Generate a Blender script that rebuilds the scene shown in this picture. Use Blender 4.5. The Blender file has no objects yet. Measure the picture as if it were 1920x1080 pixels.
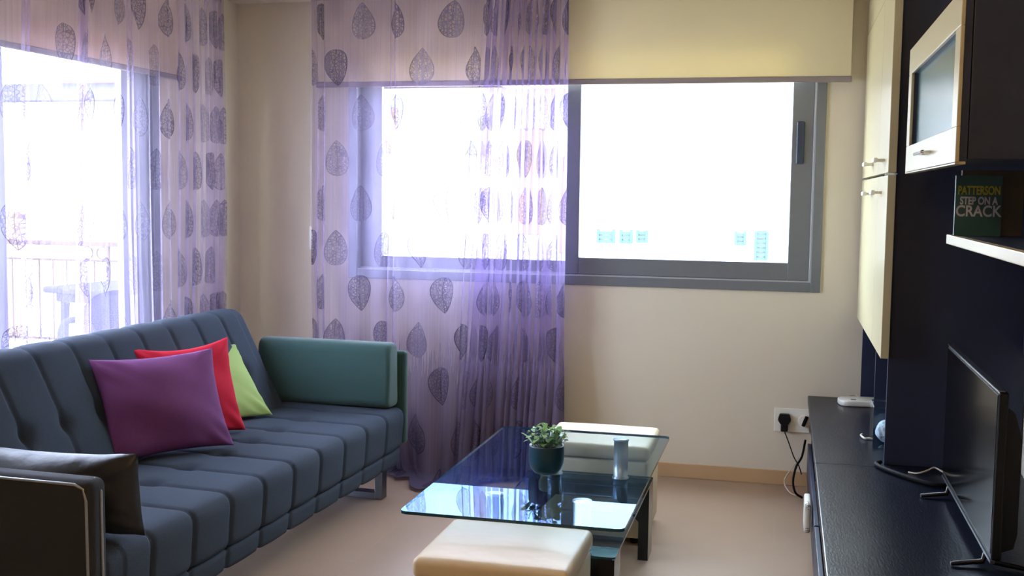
import bpy, bmesh, math, random
from math import sin, cos, pi, radians, sqrt, exp
from mathutils import Vector, Matrix
random.seed(7)
scene = bpy.context.scene
C = scene.collection

# ------------------------------------------------------------------ camera
cam_data = bpy.data.cameras.new('camera')
cam_data.sensor_width = 36.0
cam_data.lens = 39.375
cam_data.clip_start = 0.05
cam_data.clip_end = 300
camera = bpy.data.objects.new('camera', cam_data)
C.objects.link(camera)
R_ = (0.9711412108980809, 0.23816514903215502, 0.01273225360651436)
U_ = (-0.03246536771471502, 0.07911672557373622, 0.9963365614257256)
F_ = (-0.236285311423621, 0.9679968520201817, -0.08456563181612817)
camera.matrix_world = Matrix(((R_[0], U_[0], -F_[0], 0.0), (R_[1], U_[1], -F_[1], 0.0),
                              (R_[2], U_[2], -F_[2], 1.5), (0, 0, 0, 1)))
scene.camera = camera

# ------------------------------------------------------------------ world, sun, exposure
scene.view_settings.view_transform = 'Standard'
scene.view_settings.look = 'None'
scene.view_settings.gamma = 1.0
scene.view_settings.use_curve_mapping = False
scene.view_settings.exposure = 2.46
world = bpy.data.worlds.new('sky'); scene.world = world
world.use_nodes = True
wn = world.node_tree.nodes; wl = world.node_tree.links
bg = wn['Background']
bg.inputs['Color'].default_value = (0.70, 0.83, 1.0, 1)
bg.inputs['Strength'].default_value = 5.0
sun_data = bpy.data.lights.new('sun', 'SUN'); sun_data.energy = 5.0; sun_data.angle = radians(0.6)
sun_data.color = (1.0, 0.95, 0.86)
sun = bpy.data.objects.new('sun', sun_data); C.objects.link(sun)
sun.rotation_euler = Vector((-0.75, 0.55, -1.15)).to_track_quat('-Z', 'Y').to_euler()
scene.cycles.max_bounces = 10
scene.cycles.transparent_max_bounces = 24
scene.cycles.sample_clamp_indirect = 8.0
scene.cycles.use_denoising = True
def portal(name, loc, size, direction):
    l = bpy.data.lights.new(name, 'AREA'); l.shape = 'RECTANGLE'; l.size, l.size_y = size
    l.cycles.is_portal = True
    o = bpy.data.objects.new(name, l); C.objects.link(o); o.location = loc
    o.rotation_euler = Vector(direction).to_track_quat('-Z', 'Z').to_euler()
portal('sky_portal_back', (-1.11, 6.16, 1.70), (2.56, 1.40), (0, -1, 0))
portal('sky_portal_left', (-3.27, 3.95, 1.16), (2.30, 2.32), (1, 0, 0))

# ------------------------------------------------------------------ material helpers
def lin(r, g, b):
    f = lambda c: (c/255/12.92) if c/255 <= .04045 else ((c/255+.055)/1.055)**2.4
    return (f(r), f(g), f(b), 1)
class NT:
    def __init__(s, name):
        s.m = bpy.data.materials.new(name); s.m.use_nodes = True
        s.t = s.m.node_tree; s.t.nodes.clear()
        s.out = s.n('ShaderNodeOutputMaterial')
    def n(s, typ, **kw):
        nd = s.t.nodes.new(typ)
        for k, v in kw.items():
            setattr(nd, k, v)
        return nd
    def l(s, a, b): s.t.links.new(a, b)
    def val(s, x, sock):
        if isinstance(x, (int, float, tuple, list)): sock.default_value = x
        else: s.l(x, sock)
    def math(s, op, a, b=0.0, c=0.0, clamp=False):
        nd = s.n('ShaderNodeMath', operation=op, use_clamp=clamp)
        s.val(a, nd.inputs[0]); s.val(b, nd.inputs[1]); s.val(c, nd.inputs[2])
        return nd.outputs[0]
    def mix(s, f, a, b, blend='MIX'):
        nd = s.n('ShaderNodeMix', data_type='RGBA', blend_type=blend)
        s.val(f, nd.inputs[0]); s.val(a, nd.inputs[6]); s.val(b, nd.inputs[7])
        return nd.outputs[2]
    def surf(s, o): s.l(o, s.out.inputs['Surface'])
def pbr(name, col, rough=0.5, metal=0.0, spec=0.5, noise=None, bump=None, gloss=0.0, trans=0.0, sheen=0.0, stretch=(1, 1, 1)):
    t = NT(name); p = t.n('ShaderNodeBsdfPrincipled')
    p.inputs['Roughness'].default_value = rough; p.inputs['Metallic'].default_value = metal
    p.inputs['Specular IOR Level'].default_value = spec
    p.inputs['Coat Weight'].default_value = gloss; p.inputs['Coat Roughness'].default_value = 0.1
    p.inputs['Transmission Weight'].default_value = trans
    p.inputs['Sheen Weight'].default_value = sheen
    tc = t.n('ShaderNodeTexCoord'); mp = t.n('ShaderNodeMapping'); mp.inputs['Scale'].default_value = stretch
    t.l(tc.outputs['Object'], mp.inputs[0])
    if noise:
        nz = t.n('ShaderNodeTexNoise'); nz.inputs['Scale'].default_value = noise[0]; nz.inputs['Detail'].default_value = 5
        t.l(mp.outputs[0], nz.inputs['Vector'])
        dark = tuple(c*(1-noise[1]) for c in col[:3])+(1,)
        lite = tuple(min(1, c*(1+noise[1])) for c in col[:3])+(1,)
        t.l(t.mix(nz.outputs[0], dark, lite), p.inputs['Base Color'])
    else:
        p.inputs['Base Color'].default_value = col
    if bump:
        nb = t.n('ShaderNodeTexNoise'); nb.inputs['Scale'].default_value = bump[0]; nb.inputs['Detail'].default_value = 3
        t.l(mp.outputs[0], nb.inputs['Vector'])
        b = t.n('ShaderNodeBump'); b.inputs['Strength'].default_value = bump[1]; b.inputs['Distance'].default_value = bump[2] if len(bump) > 2 else .003
        t.l(nb.outputs[0], b.inputs['Height']); t.l(b.outputs[0], p.inputs['Normal'])
    t.surf(p.outputs[0]); return t.m
def glassy(name, tint, ior=1.5, rough=0.0, gloss=(1, 1, 1, 1)):
    t = NT(name); tr = t.n('ShaderNodeBsdfTransparent'); tr.inputs[0].default_value = tint
    g = t.n('ShaderNodeBsdfGlossy'); g.inputs['Roughness'].default_value = rough; g.inputs['Color'].default_value = gloss
    fr = t.n('ShaderNodeFresnel'); fr.inputs[0].default_value = ior
    ge = t.n('ShaderNodeNewGeometry'); k = t.math('MULTIPLY', fr.outputs[0], t.math('SUBTRACT', 1.0, ge.outputs['Backfacing']))
    mx = t.n('ShaderNodeMixShader'); t.l(k, mx.inputs[0]); t.l(tr.outputs[0], mx.inputs[1]); t.l(g.outputs[0], mx.inputs[2])
    t.surf(mx.outputs[0]); return t.m
M = {}
M['wall'] = pbr('cream_plaster', lin(215, 206, 186), 0.85, noise=(1.5, .03), bump=(90, .15, .002))
M['ceiling'] = pbr('ceiling_paint', lin(215, 205, 185), 0.9, noise=(2, .02))
M['base'] = pbr('skirting_tile', lin(190, 158, 118), 0.45, noise=(6, .08))
M['alu'] = pbr('grey_aluminium', lin(122, 128, 136), 0.35, metal=.35, noise=(30, .05))
M['alu_lite'] = pbr('grey_aluminium_bead', lin(185, 190, 195), 0.35, metal=.3, noise=(30, .03))
M['alu_dark'] = pbr('dark_handle_plastic', lin(50, 62, 82), 0.4, noise=(20, .1))
M['pane'] = glassy('window_glass', (.97, .985, .98, 1))
M['satin'] = pbr('satin_metal', (.62, .63, .66, 1), .38, metal=.85, noise=(10, .02))
M['blind_bar'] = pbr('taupe_blind_bar', lin(136, 126, 126), .5, noise=(20, .04))
M['chrome'] = pbr('chrome', (.82, .84, .88, 1), .12, metal=1.0, noise=(10, .02))
M['steel'] = pbr('brushed_steel', lin(110, 112, 118), .35, metal=1.0, noise=(60, .1), stretch=(1, 1, 12))
M['wenge'] = pbr('dark_wenge_veneer', lin(16, 20, 34), .30, spec=.20, noise=(18, .25), bump=(45, .28, .003), stretch=(4, 1, 1))
M['wenge_side'] = pbr('dark_navy_laminate', lin(37, 46, 70), .42, noise=(12, .15), bump=(60, .1, .002), stretch=(3, 3, .6))
M['cream_gloss'] = pbr('cream_lacquer', lin(196, 186, 148), .3, noise=(3, .02))
M['black_lacquer'] = pbr('black_lacquer', lin(14, 14, 17), .12, noise=(9, .2))
M['black_plastic'] = pbr('black_plastic', lin(12, 13, 16), .4, spec=.3, noise=(40, .2))
M['black_cable'] = pbr('black_cable_rubber', lin(9, 9, 11), .7, spec=.15, noise=(40, .2))
M['white_plastic'] = pbr('white_plastic', lin(228, 226, 216), .35, noise=(12, .02))
M['white_cable'] = pbr('pale_cable', lin(205, 200, 185), .5, noise=(30, .05))
M['screen'] = pbr('television_screen', lin(6, 7, 10), .12, spec=.22, noise=(3, .1))
M['sofa'] = pbr('slate_blue_weave', lin(53, 62, 75), .9, noise=(260, .22), bump=(420, .5, .002), spec=.2)
M['sofa_seam'] = pbr('dark_seam_thread', lin(52, 62, 80), .9, noise=(200, .2))
M['sofa_arm'] = pbr('teal_green_weave', lin(44, 76, 74), .9, noise=(260, .18), bump=(420, .4, .002), sheen=.2)
M['sofa_grey'] = pbr('charcoal_weave', lin(36, 40, 47), .85, noise=(200, .2), bump=(380, .4, .002))
M['piping'] = pbr('silver_zip_piping', lin(150, 158, 165), .35, metal=.4, noise=(90, .2))
M['purple'] = pbr('plum_cotton', lin(104, 58, 104), .9, noise=(7, .12), bump=(300, .3, .002), spec=.2)
M['red'] = pbr('crimson_cotton', lin(172, 22, 46), .9, noise=(9, .1), bump=(300, .3, .002), spec=.2)
M['green'] = pbr('lime_cotton', lin(150, 172, 104), .9, noise=(9, .08), bump=(300, .3, .002), spec=.2)
M['black_leather'] = pbr('black_faux_leather', lin(32, 36, 42), .45, noise=(8, .25), bump=(14, .5, .012))
M['cream_leather'] = pbr('cream_faux_leather', lin(208, 192, 160), .5, noise=(5, .04), bump=(5, .45, .02))
M['table_glass'] = glassy('table_glass', (.86, .92, .94, 1), ior=1.5, gloss=(.20, .36, .58, 1))  # blue of the sky put into the reflection colour of plain glass
M['table_edge'] = pbr('glass_edge_green', lin(14, 60, 70), .12, noise=(20, .1))
M['shelf_glass'] = glassy('shelf_glass', (.80, .90, .89, 1), ior=1.5, gloss=(.35, .55, .8, 1))  # shelf reflections carry the same painted-in sky blue
M['pot'] = pbr('deep_teal_ceramic', lin(10, 52, 66), .38, noise=(8, .12))
M['soil'] = pbr('potting_soil', lin(46, 34, 26), .95, noise=(60, .4), bump=(80, .8, .006))
M['leaf_lime'] = pbr('lime_leaf', lin(132, 172, 52), .5, noise=(50, .25))
M['leaf_deep'] = pbr('deep_green_leaf', lin(48, 104, 34), .5, noise=(50, .25))
M['leaf_pale'] = pbr('pale_sage_leaf', lin(168, 200, 150), .55, noise=(50, .15))
M['acrylic'] = glassy('clear_acrylic', (.86, .92, .95, 1))
M['paper'] = pbr('white_tissue', lin(225, 225, 228), .8, noise=(20, .06), bump=(25, .7, .01))
M['render_white'] = pbr('white_render', lin(136, 137, 140), .9, noise=(.6, .03))
M['tan'] = pbr('sandstone_panel', lin(92, 76, 52), .9, noise=(2, .12))
M['olive'] = pbr('olive_panel', lin(88, 90, 52), .9, noise=(2, .12))
M['shutter'] = pbr('teal_shutter', lin(28, 62, 64), .7, noise=(3, .1))
M['tile_red'] = pbr('terracotta_tiles', lin(120, 34, 24), .8, noise=(4, .15))
M['tile_pale'] = pbr('overexposed_tiles', lin(196, 186, 178), .8, noise=(4, .15))  # overexposed daylight put into a paler tile colour
M['fascia'] = pbr('slate_fascia', lin(38, 38, 60), .8, noise=(4, .1))
M['rail'] = pbr('bronze_painted_iron', lin(50, 40, 28), .8, spec=0.0, noise=(20, .15))
M['terrace'] = pbr('terrace_tile', lin(214, 205, 190), .7, noise=(3, .05))
M['resin'] = pbr('lilac_grey_resin', lin(40, 40, 62), .9, spec=0.0, noise=(6, .06))
M['ground'] = pbr('pale_street', lin(190, 184, 172), .9, noise=(.3, .1))
M['cover_green'] = pbr('book_cover_green', lin(34, 84, 84), .4, noise=(10, .3))
M['cover_brown'] = pbr('book_cover_brown', lin(104, 92, 74), .5, noise=(10, .2))
M['pages'] = pbr('book_pages', lin(200, 196, 180), .8, noise=(200, .1), stretch=(1, 1, 1))
M['ink_yellow'] = pbr('yellow_ink', lin(172, 168, 52), .5, noise=(30, .1))
M['ink_white'] = pbr('silver_ink', lin(186, 190, 200), .5, noise=(30, .05))
# translucent smoked pane of the display cabinet
M['frost'] = pbr('smoked_display_glass', lin(62, 98, 98), .26, spec=.4, noise=(4, .14))
def make_blind(name, col, tl, power):
    t = NT(name); d = t.n('ShaderNodeBsdfDiffuse'); d.inputs[0].default_value = col
    tr = t.n('ShaderNodeBsdfTranslucent'); tr.inputs[0].default_value = tl
    wv = t.n('ShaderNodeTexNoise'); wv.inputs['Scale'].default_value = 400
    b = t.n('ShaderNodeBump'); b.inputs['Strength'].default_value = .1; t.l(wv.outputs[0], b.inputs['Height']); t.l(b.outputs[0], d.inputs['Normal'])
    mx = t.n('ShaderNodeMixShader'); mx.inputs[0].default_value = power
    t.l(d.outputs[0], mx.inputs[1]); t.l(tr.outputs[0], mx.inputs[2]); t.surf(mx.outputs[0]); return t.m
M['blind'] = make_blind('cream_blind_fabric', lin(228, 219, 186), lin(232, 216, 160), .16)
M['blind_left'] = make_blind('blush_blind_fabric', lin(212, 196, 172), lin(222, 170, 150), .12)
# floor: glossy beige tiles
def floor_mat():
    t = NT('beige_floor_tiles'); p = t.n('ShaderNodeBsdfPrincipled')
    tc = t.n('ShaderNodeTexCoord'); br = t.n('ShaderNodeTexBrick')
    br.offset = 0.0; br.inputs['Scale'].default_value = 1.0
    br.inputs['Brick Width'].default_value = .55; br.inputs['Row Height'].default_value = .55
    br.inputs['Mortar Size'].default_value = .0022; br.inputs['Mortar Smooth'].default_value = .3
    br.inputs['Color1'].default_value = lin(160, 136, 116); br.inputs['Color2'].default_value = lin(156, 132, 113)
    br.inputs['Mortar'].default_value = lin(160, 138, 114)
    mp = t.n('ShaderNodeMapping'); mp.inputs['Location'].default_value = (.56, .24, 0)
    t.l(tc.outputs['Object'], mp.inputs[0]); t.l(mp.outputs[0], br.inputs['Vector'])
    nz = t.n('ShaderNodeTexNoise'); nz.inputs['Scale'].default_value = 5; nz.inputs['Detail'].default_value = 6; t.l(tc.outputs['Object'], nz.inputs['Vector'])
    t.l(t.mix(t.math('MULTIPLY', nz.outputs[0], .22), br.outputs[0], lin(190, 172, 152)), p.inputs['Base Color'])
    p.inputs['Roughness'].default_value = .30; t.surf(p.outputs[0]); return t.m
M['floor'] = floor_mat()
# sheer curtain with printed leaves. UV is in metres of cloth.
def sheer(name, body, trans_tint, opac, hem_v, deepen_amt):
    t = NT(name); uv = t.n('ShaderNodeUVMap'); sp = t.n('ShaderNodeSeparateXYZ'); t.l(uv.outputs[0], sp.inputs[0])
    U, V = sp.outputs[0], sp.outputs[1]
    ch, cw = .245, .30
    row = t.math('FLOOR', t.math('DIVIDE', V, ch))
    odd = t.math('MODULO', t.math('ABSOLUTE', row), 2.0)
    us = t.math('ADD', t.math('DIVIDE', U, cw), t.math('MULTIPLY', odd, .5))
    col = t.math('FLOOR', us)
    cv = t.n('ShaderNodeCombineXYZ'); t.l(row, cv.inputs[0]); t.l(col, cv.inputs[1])
    wn_ = t.n('ShaderNodeTexWhiteNoise', noise_dimensions='2D'); t.l(cv.outputs[0], wn_.inputs['Vector'])
    rnd = wn_.outputs['Value']
    a = t.math('MULTIPLY', t.math('SUBTRACT', t.math('SUBTRACT', us, col), .5), cw)
    b0 = t.math('SUBTRACT', t.math('DIVIDE', V, ch), row)
    flip = t.math('GREATER_THAN', rnd, .72)
    b1 = t.math('ABSOLUTE', t.math('SUBTRACT', b0, flip))
    tt = t.math('DIVIDE', t.math('SUBTRACT', b1, .10), .80)          # 0 round end .. 1 tip
    tc_ = t.math('MINIMUM', t.math('MAXIMUM', tt, 0.0), 1.0)
    # wobble so the leaf bends a little
    a2 = t.math('ADD', a, t.math('MULTIPLY', t.math('SINE', t.math('MULTIPLY', tc_, 4.0)), t.math('MULTIPLY', t.math('SUBTRACT', rnd, .4), .022)))
    hw = t.math('MULTIPLY', t.math('MULTIPLY', t.math('POWER', tc_, .5), t.math('POWER', t.math('SUBTRACT', 1.0, tc_), .85)), .160)
    d = t.math('SUBTRACT', hw, t.math('ABSOLUTE', a2))
    inside = t.math('GREATER_THAN', d, 0.0)
    edge = t.math('MULTIPLY', inside, t.math('LESS_THAN', d, .0045))
    rib = t.math('MULTIPLY', inside, t.math('LESS_THAN', t.math('ABSOLUTE', a2), .0016))
    vo = t.n('ShaderNodeTexVoronoi', feature='DISTANCE_TO_EDGE'); vo.inputs['Scale'].default_value = 62; t.l(uv.outputs[0], vo.inputs['Vector'])
    vein = t.math('MULTIPLY', inside, t.math('LESS_THAN', vo.outputs[0], .09))
    ink = t.math('MAXIMUM', t.math('MAXIMUM', edge, rib), t.math('MAXIMUM', t.math('MULTIPLY', vein, .8), t.math('MULTIPLY', inside, .34)))
    pres = t.math('MULTIPLY', t.math('GREATER_THAN', rnd, .10), t.math('ADD', .45, t.math('MULTIPLY', rnd, .55)))
    ink = t.math('MULTIPLY', ink, pres)
    # fine vertical slub threads
    th = t.n('ShaderNodeTexNoise', noise_dimensions='2D'); th.inputs['Scale'].default_value = 1.0; th.inputs['Detail'].default_value = 2
    mp = t.n('ShaderNodeMapping'); mp.inputs['Scale'].default_value = (95, 1.1, 1); t.l(uv.outputs[0], mp.inputs[0]); t.l(mp.outputs[0], th.inputs['Vector'])
    slub = t.math('MULTIPLY', t.math('SUBTRACT', th.outputs[0], .5), .26)
    deepen = t.math('MULTIPLY', t.math('SUBTRACT', 1.0, t.math('DIVIDE', V, .95), clamp=True), deepen_amt)   # denser and darker towards the hem
    hem = t.math('MULTIPLY', t.math('LESS_THAN', V, hem_v), .20)
    op = t.math('ADD', t.math('ADD', t.math('ADD', opac, slub), deepen), t.math('ADD', hem, t.math('MULTIPLY', ink, .50)), clamp=True)
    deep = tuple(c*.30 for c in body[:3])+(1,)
    bodyc = t.mix(t.math('MULTIPLY', deepen, 1.6, clamp=True), body, deep)
    colr = t.mix(ink, bodyc, lin(48, 40, 66))
    df = t.n('ShaderNodeBsdfDiffuse'); t.l(colr, df.inputs[0])
    tl = t.n('ShaderNodeBsdfTranslucent'); t.l(colr, tl.inputs[0])
    m1 = t.n('ShaderNodeMixShader'); m1.inputs[0].default_value = .42; t.l(df.outputs[0], m1.inputs[1]); t.l(tl.outputs[0], m1.inputs[2])
    tr = t.n('ShaderNodeBsdfTransparent'); t.l(t.mix(ink, trans_tint, (.45, .42, .5, 1)), tr.inputs[0])
    m2 = t.n('ShaderNodeMixShader'); t.l(op, m2.inputs[0]); t.l(tr.outputs[0], m2.inputs[1]); t.l(m1.outputs[0], m2.inputs[2])
    t.surf(m2.outputs[0]); return t.m
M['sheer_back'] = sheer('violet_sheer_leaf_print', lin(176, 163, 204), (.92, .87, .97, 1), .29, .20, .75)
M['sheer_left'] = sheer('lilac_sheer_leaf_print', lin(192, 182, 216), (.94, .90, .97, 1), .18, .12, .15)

# ------------------------------------------------------------------ object helpers
def tagp(o, label=None, cat=None, group=None, kind=None):
    if label: o['label'] = label
    if cat: o['category'] = cat
    if group: o['group'] = group
    if kind: o['kind'] = kind
    return o
def thing(name, label, cat, loc=(0, 0, 0), rz=0.0, group=None):
    o = bpy.data.objects.new(name, None); C.objects.link(o)
    o.empty_display_size = .1
    o.location = loc; o.rotation_euler = (0, 0, rz)
    return tagp(o, label, cat, group)
def obj(name, bm, mat, parent=None, smooth=False, mats=None):
    me = bpy.data.meshes.new(name); bm.normal_update(); bm.to_mesh(me); bm.free()
    for m in (mats or [mat]): me.materials.append(m)
    if smooth:
        for p in me.polygons: p.use_smooth = True
    o = bpy.data.objects.new(name, me); C.objects.link(o)
    if parent: o.parent = parent
    return o
def struct(name, bm, mat, parent=None, smooth=False):
    o = obj(name, bm, mat, parent, smooth)
    if not parent: o['kind'] = 'structure'
    return o
def add_box(bm, x0, x1, y0, y1, z0, z1, bev=0.0, seg=2, mat=None):
    x0, x1 = min(x0, x1), max(x0, x1); y0, y1 = min(y0, y1), max(y0, y1); z0, z1 = min(z0, z1), max(z0, z1)
    r = bmesh.ops.create_cube(bm, size=1.0)
    for v in r['verts']:
        v.co = Vector((x0+(v.co.x+.5)*(x1-x0), y0+(v.co.y+.5)*(y1-y0), z0+(v.co.z+.5)*(z1-z0)))
    if bev > 0:
        es = list({e for v in r['verts'] for e in v.link_edges})
        bmesh.ops.bevel(bm, geom=es, offset=min(bev, .49*min(x1-x0, y1-y0, z1-z0)), segments=seg, affect='EDGES', profile=.5)
def box(x0, x1, y0, y1, z0, z1, bev=0.0, seg=2):
    bm = bmesh.new(); add_box(bm, x0, x1, y0, y1, z0, z1, bev, seg); return bm
def add_lathe(bm, prof, cx=0, cy=0, seg=32, axis='Z', cap=True):
    rings = []
    for r, z in prof:
        ring = []
        for k in range(seg):
            a = 2*pi*k/seg
            if axis == 'Z': p = (cx+r*cos(a), cy+r*sin(a), z)
            elif axis == 'Y': p = (cx+r*cos(a), z, cy+r*sin(a))
            else: p = (z, cx+r*cos(a), cy+r*sin(a))
            ring.append(bm.verts.new(p))
        rings.append(ring)
    for i in range(len(rings)-1):
        for k in range(seg):
            bm.faces.new((rings[i][k], rings[i][(k+1) % seg], rings[i+1][(k+1) % seg], rings[i+1][k]))
    if cap:
        bm.faces.new(rings[0][::-1]); bm.faces.new(rings[-1])
    bmesh.ops.recalc_face_normals(bm, faces=bm.faces[:])
def lathe(prof, **k):
    bm = bmesh.new(); add_lathe(bm, prof, **k); return bm
def add_tube(bm, pts, r, seg=8, closed=False):
    pts = [Vector(p) for p in pts]; n = len(pts); rings = []
    nrm = None
    for i, p in enumerate(pts):
        if closed: t = pts[(i+1) % n]-pts[i-1]
        else: t = pts[min(i+1, n-1)]-pts[max(i-1, 0)]
        t.normalize()
        if nrm is None:
            nrm = t.orthogonal().normalized()
        nrm = (nrm-t*nrm.dot(t)).normalized()
        bi = t.cross(nrm)
        rr = r[i] if isinstance(r, (list, tuple)) else r
        rings.append([bm.verts.new(p+(nrm*cos(2*pi*k/seg)+bi*sin(2*pi*k/seg))*rr) for k in range(seg)])
    m = n if closed else n-1
    for i in range(m):
        a, b = rings[i], rings[(i+1) % n]
        for k in range(seg):
            bm.faces.new((a[k], a[(k+1) % seg], b[(k+1) % seg], b[k]))
    if not closed:
        bm.faces.new(rings[0][::-1]); bm.faces.new(rings[-1])
    bmesh.ops.recalc_face_normals(bm, faces=bm.faces[:])
def tube(pts, r, **k):
    bm = bmesh.new(); add_tube(bm, pts, r, **k); return bm
def spline(pts, n=10):
    P = [Vector(p) for p in pts]; P = [P[0]*2-P[1]]+P+[P[-1]*2-P[-2]]; out = []
    for i in range(1, len(P)-2):
        for k in range(n):
            t = k/n; a, b, c, d = P[i-1:i+3]
            out.append(.5*((2*b)+(c-a)*t+(2*a-5*b+4*c-d)*t*t+(3*b-a-3*c+d)*t**3))
    out.append(P[-2]); return out
def prism(poly, axis, a, b, bev=0):
    # extrude a 2D polygon along an axis
    bm = bmesh.new()
    def P(u, v, w): return {'X': (w, u, v), 'Y': (u, w, v), 'Z': (u, v, w)}[axis]
    A = [bm.verts.new(P(u, v, a)) for u, v in poly]; B = [bm.verts.new(P(u, v, b)) for u, v in poly]
    n = len(poly); bm.faces.new(A); bm.faces.new(B[::-1])
    for i in range(n): bm.faces.new((A[i], B[i], B[(i+1) % n], A[(i+1) % n]))
    bmesh.ops.recalc_face_normals(bm, faces=bm.faces[:])
    if bev: bmesh.ops.bevel(bm, geom=bm.edges[:], offset=bev, segments=2, affect='EDGES', profile=.5)
    return bm

# ------------------------------------------------------------------ room shell
XL, XR, YB, YF, ZC = -3.07, 0.88, 5.92, -1.6, 2.55
struct('floor', box(XL-.2, XR+.2, YF-.2, YB+.2, -.12, 0), M['floor'])
struct('ceiling', box(XL-.2, XR+.2, YF-.2, YB+.2, ZC, ZC+.15), M['ceiling'])
# back wall with the wide window opening
bx0, bx1, bz0, bz1 = -2.394, .177, 1.012, 2.40
bm = bmesh.new()
add_box(bm, XL-.2, bx0, YB, YB+.2, 0, ZC); add_box(bm, bx1, XR+.2, YB, YB+.2, 0, ZC)
add_box(bm, bx0, bx1, YB, YB+.2, 0, bz0); add_box(bm, bx0, bx1, YB, YB+.2, bz1, ZC)
struct('wall_back', bm, M['wall'])
# left wall with the balcony door opening
ly0, ly1, lz1 = 2.80, 5.06, 2.32
bm = bmesh.new()
add_box(bm, XL-.2, XL, YF-.2, ly0, 0, ZC); add_box(bm, XL-.2, XL, ly1, YB, 0, ZC); add_box(bm, XL-.2, XL, ly0, ly1, lz1, ZC)
struct('wall_left', bm, M['wall'])
struct('wall_right', box(XR, XR+.2, YF-.2, YB, 0, ZC), M['wall'])
struct('wall_front', box(XL, XR, YF-.2, YF, 0, ZC), M['wall'])
struct('baseboard_back', box(XL, XR, YB-.012, YB, 0, .076, .003), M['base'])
bm = bmesh.new(); add_box(bm, XL, XL+.012, YF, ly0, 0, .076, .003); add_box(bm, XL, XL+.012, ly1, YB-.012, 0, .076, .003)
struct('baseboard_left', bm, M['base'])
struct('baseboard_right', box(XR-.012, XR, YF, 2.3, 0, .076, .003), M['base'])
# back window (window_1): outer frame, tracks, two sliding sashes
win = thing('window_1', None, None, (0, YB, 0)); win['kind'] = 'structure'
bm = bmesh.new(); fo = .05; y0, y1 = -.012, .10
add_box(bm, bx0, bx0+fo, y0, y1, bz0, bz1, .003); add_box(bm, bx1-fo, bx1, y0, y1, bz0, bz1, .003)
add_box(bm, bx0+fo, bx1-fo, y0, y1, bz0, bz0+fo, .003); add_box(bm, bx0+fo, bx1-fo, y0, y1, bz1-fo, bz1, .003)
obj('window_frame', bm, M['alu'], win)
bm = bmesh.new()
add_box(bm, bx0+fo, bx1-fo, -.004, .004, bz0+fo, bz0+fo+.006); add_box(bm, bx0+fo, bx1-fo, .04, .046, bz0+fo, bz0+fo+.012)
add_box(bm, bx1-fo-.008, bx1-fo, -.006, .004, bz0+fo, bz1-fo)
obj('track', bm, M['alu_lite'], win)
def sash(x0, x1, z0, z1, wl_, wr_, wb, wt, ya, yb, root):
    bm = bmesh.new()
    add_box(bm, x0, x0+wl_, ya, yb, z0, z1, .004); add_box(bm, x1-wr_, x1, ya, yb, z0, z1, .004)
    add_box(bm, x0+wl_, x1-wr_, ya, yb, z0, z0+wb, .004); add_box(bm, x0+wl_, x1-wr_, ya, yb, z1-wt, z1, .004)
    s = obj('sash', bm, M['alu'], root)
    ym = (ya+yb)/2
    obj('pane', box(x0+wl_-.005, x1-wr_+.005, ym-.003, ym+.003, z0+wb-.005, z1-wt+.005), M['pane'], s)
    return s
s1 = sash(-1.155, bx1-fo-.008, bz0+fo+.006, bz1-fo, .075, .108, .092, .08, .006, .036, win)
obj('handle', box(.035, .075, -.012, .006, 1.665, 1.880, .008, 3), M['alu_dark'], s1)
s2 = sash(bx0+fo, -1.085, bz0+fo+.006, bz1-fo, .127, .07, .07, .08, .048, .078, win)
# balcony door (door_1) in the left wall
dr = thing('door_1', None, None, (XL, 0, 0)); dr['kind'] = 'structure'
bm = bmesh.new()
add_box(bm, -.12, .012, ly0, ly0+.06, 0, lz1, .003); add_box(bm, -.12, .012, ly1-.06, ly1, 0, lz1, .003)
add_box(bm, -.12, .012, ly0+.06, ly1-.06, lz1-.06, lz1, .003); add_box(bm, -.12, .012, ly0+.06, ly1-.06, 0, .04, .003)
obj('door_frame', bm, M['alu'], dr)
def dsash(y0, y1, xa, xb, wa, wb_):
    bm = bmesh.new(); z0, z1 = .04, lz1-.06
    add_box(bm, xa, xb, y0, y0+wa, z0, z1, .004); add_box(bm, xa, xb, y1-wb_, y1, z0, z1, .004)
    add_box(bm, xa, xb, y0+wa, y1-wb_, z0, z0+.12, .004); add_box(bm, xa, xb, y0+wa, y1-wb_, z1-.1, z1, .004)
    s = obj('sash', bm, M['alu'], dr); xm = (xa+xb)/2
    obj('pane', box(xm-.003, xm+.003, y0+wa-.005, y1-wb_+.005, z0+.115, z1-.095), M['pane'], s)
dsash(3.80, ly1-.06, -.05, -.015, .145, .225)
dsash(ly0+.06, 3.93, -.095, -.06, .12, .13)

# ------------------------------------------------------------------ outside
struct('ground', box(-80, 60, -30, 110, -6.3, -6.0), M['ground'])
struct('terrace_floor', box(-9.8, XL-.2, 1.5, 9.45, -.16, -.02), M['terrace'])
rl = thing('balcony_railing', 'bronze metal balcony railing with two rings, seen through the left sheer curtain', 'railing', (0, 9.2, 0))
obj('top_rail', box(-9.7, -3.75, -.03, .03, .955, 1.0, .01), M['rail'], rl)
obj('lower_rail', box(-9.7, -3.75, -.012, .012, .81, .83), M['rail'], rl)
obj('bottom_rail', box(-9.7, -3.75, -.012, .012, .06, .08), M['rail'], rl)
x = -9.65; k = 0
while x < -3.75:
    obj('baluster', tube([(x, 0, -.02 if k % 8 == 0 else .07), (x, 0, .82 if k % 8 else .96)], .008 if k % 8 else .02, seg=8), M['rail'], rl)
    x += .1475; k += 1
for xr in (-7.7, -7.55, -6.33, -6.17, -4.9, -4.75):
    obj('ring', tube([(xr+.058*cos(a*pi/12), 0, .893+.058*sin(a*pi/12)) for a in range(24)], .008, seg=6, closed=True), M['rail'], rl)
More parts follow.
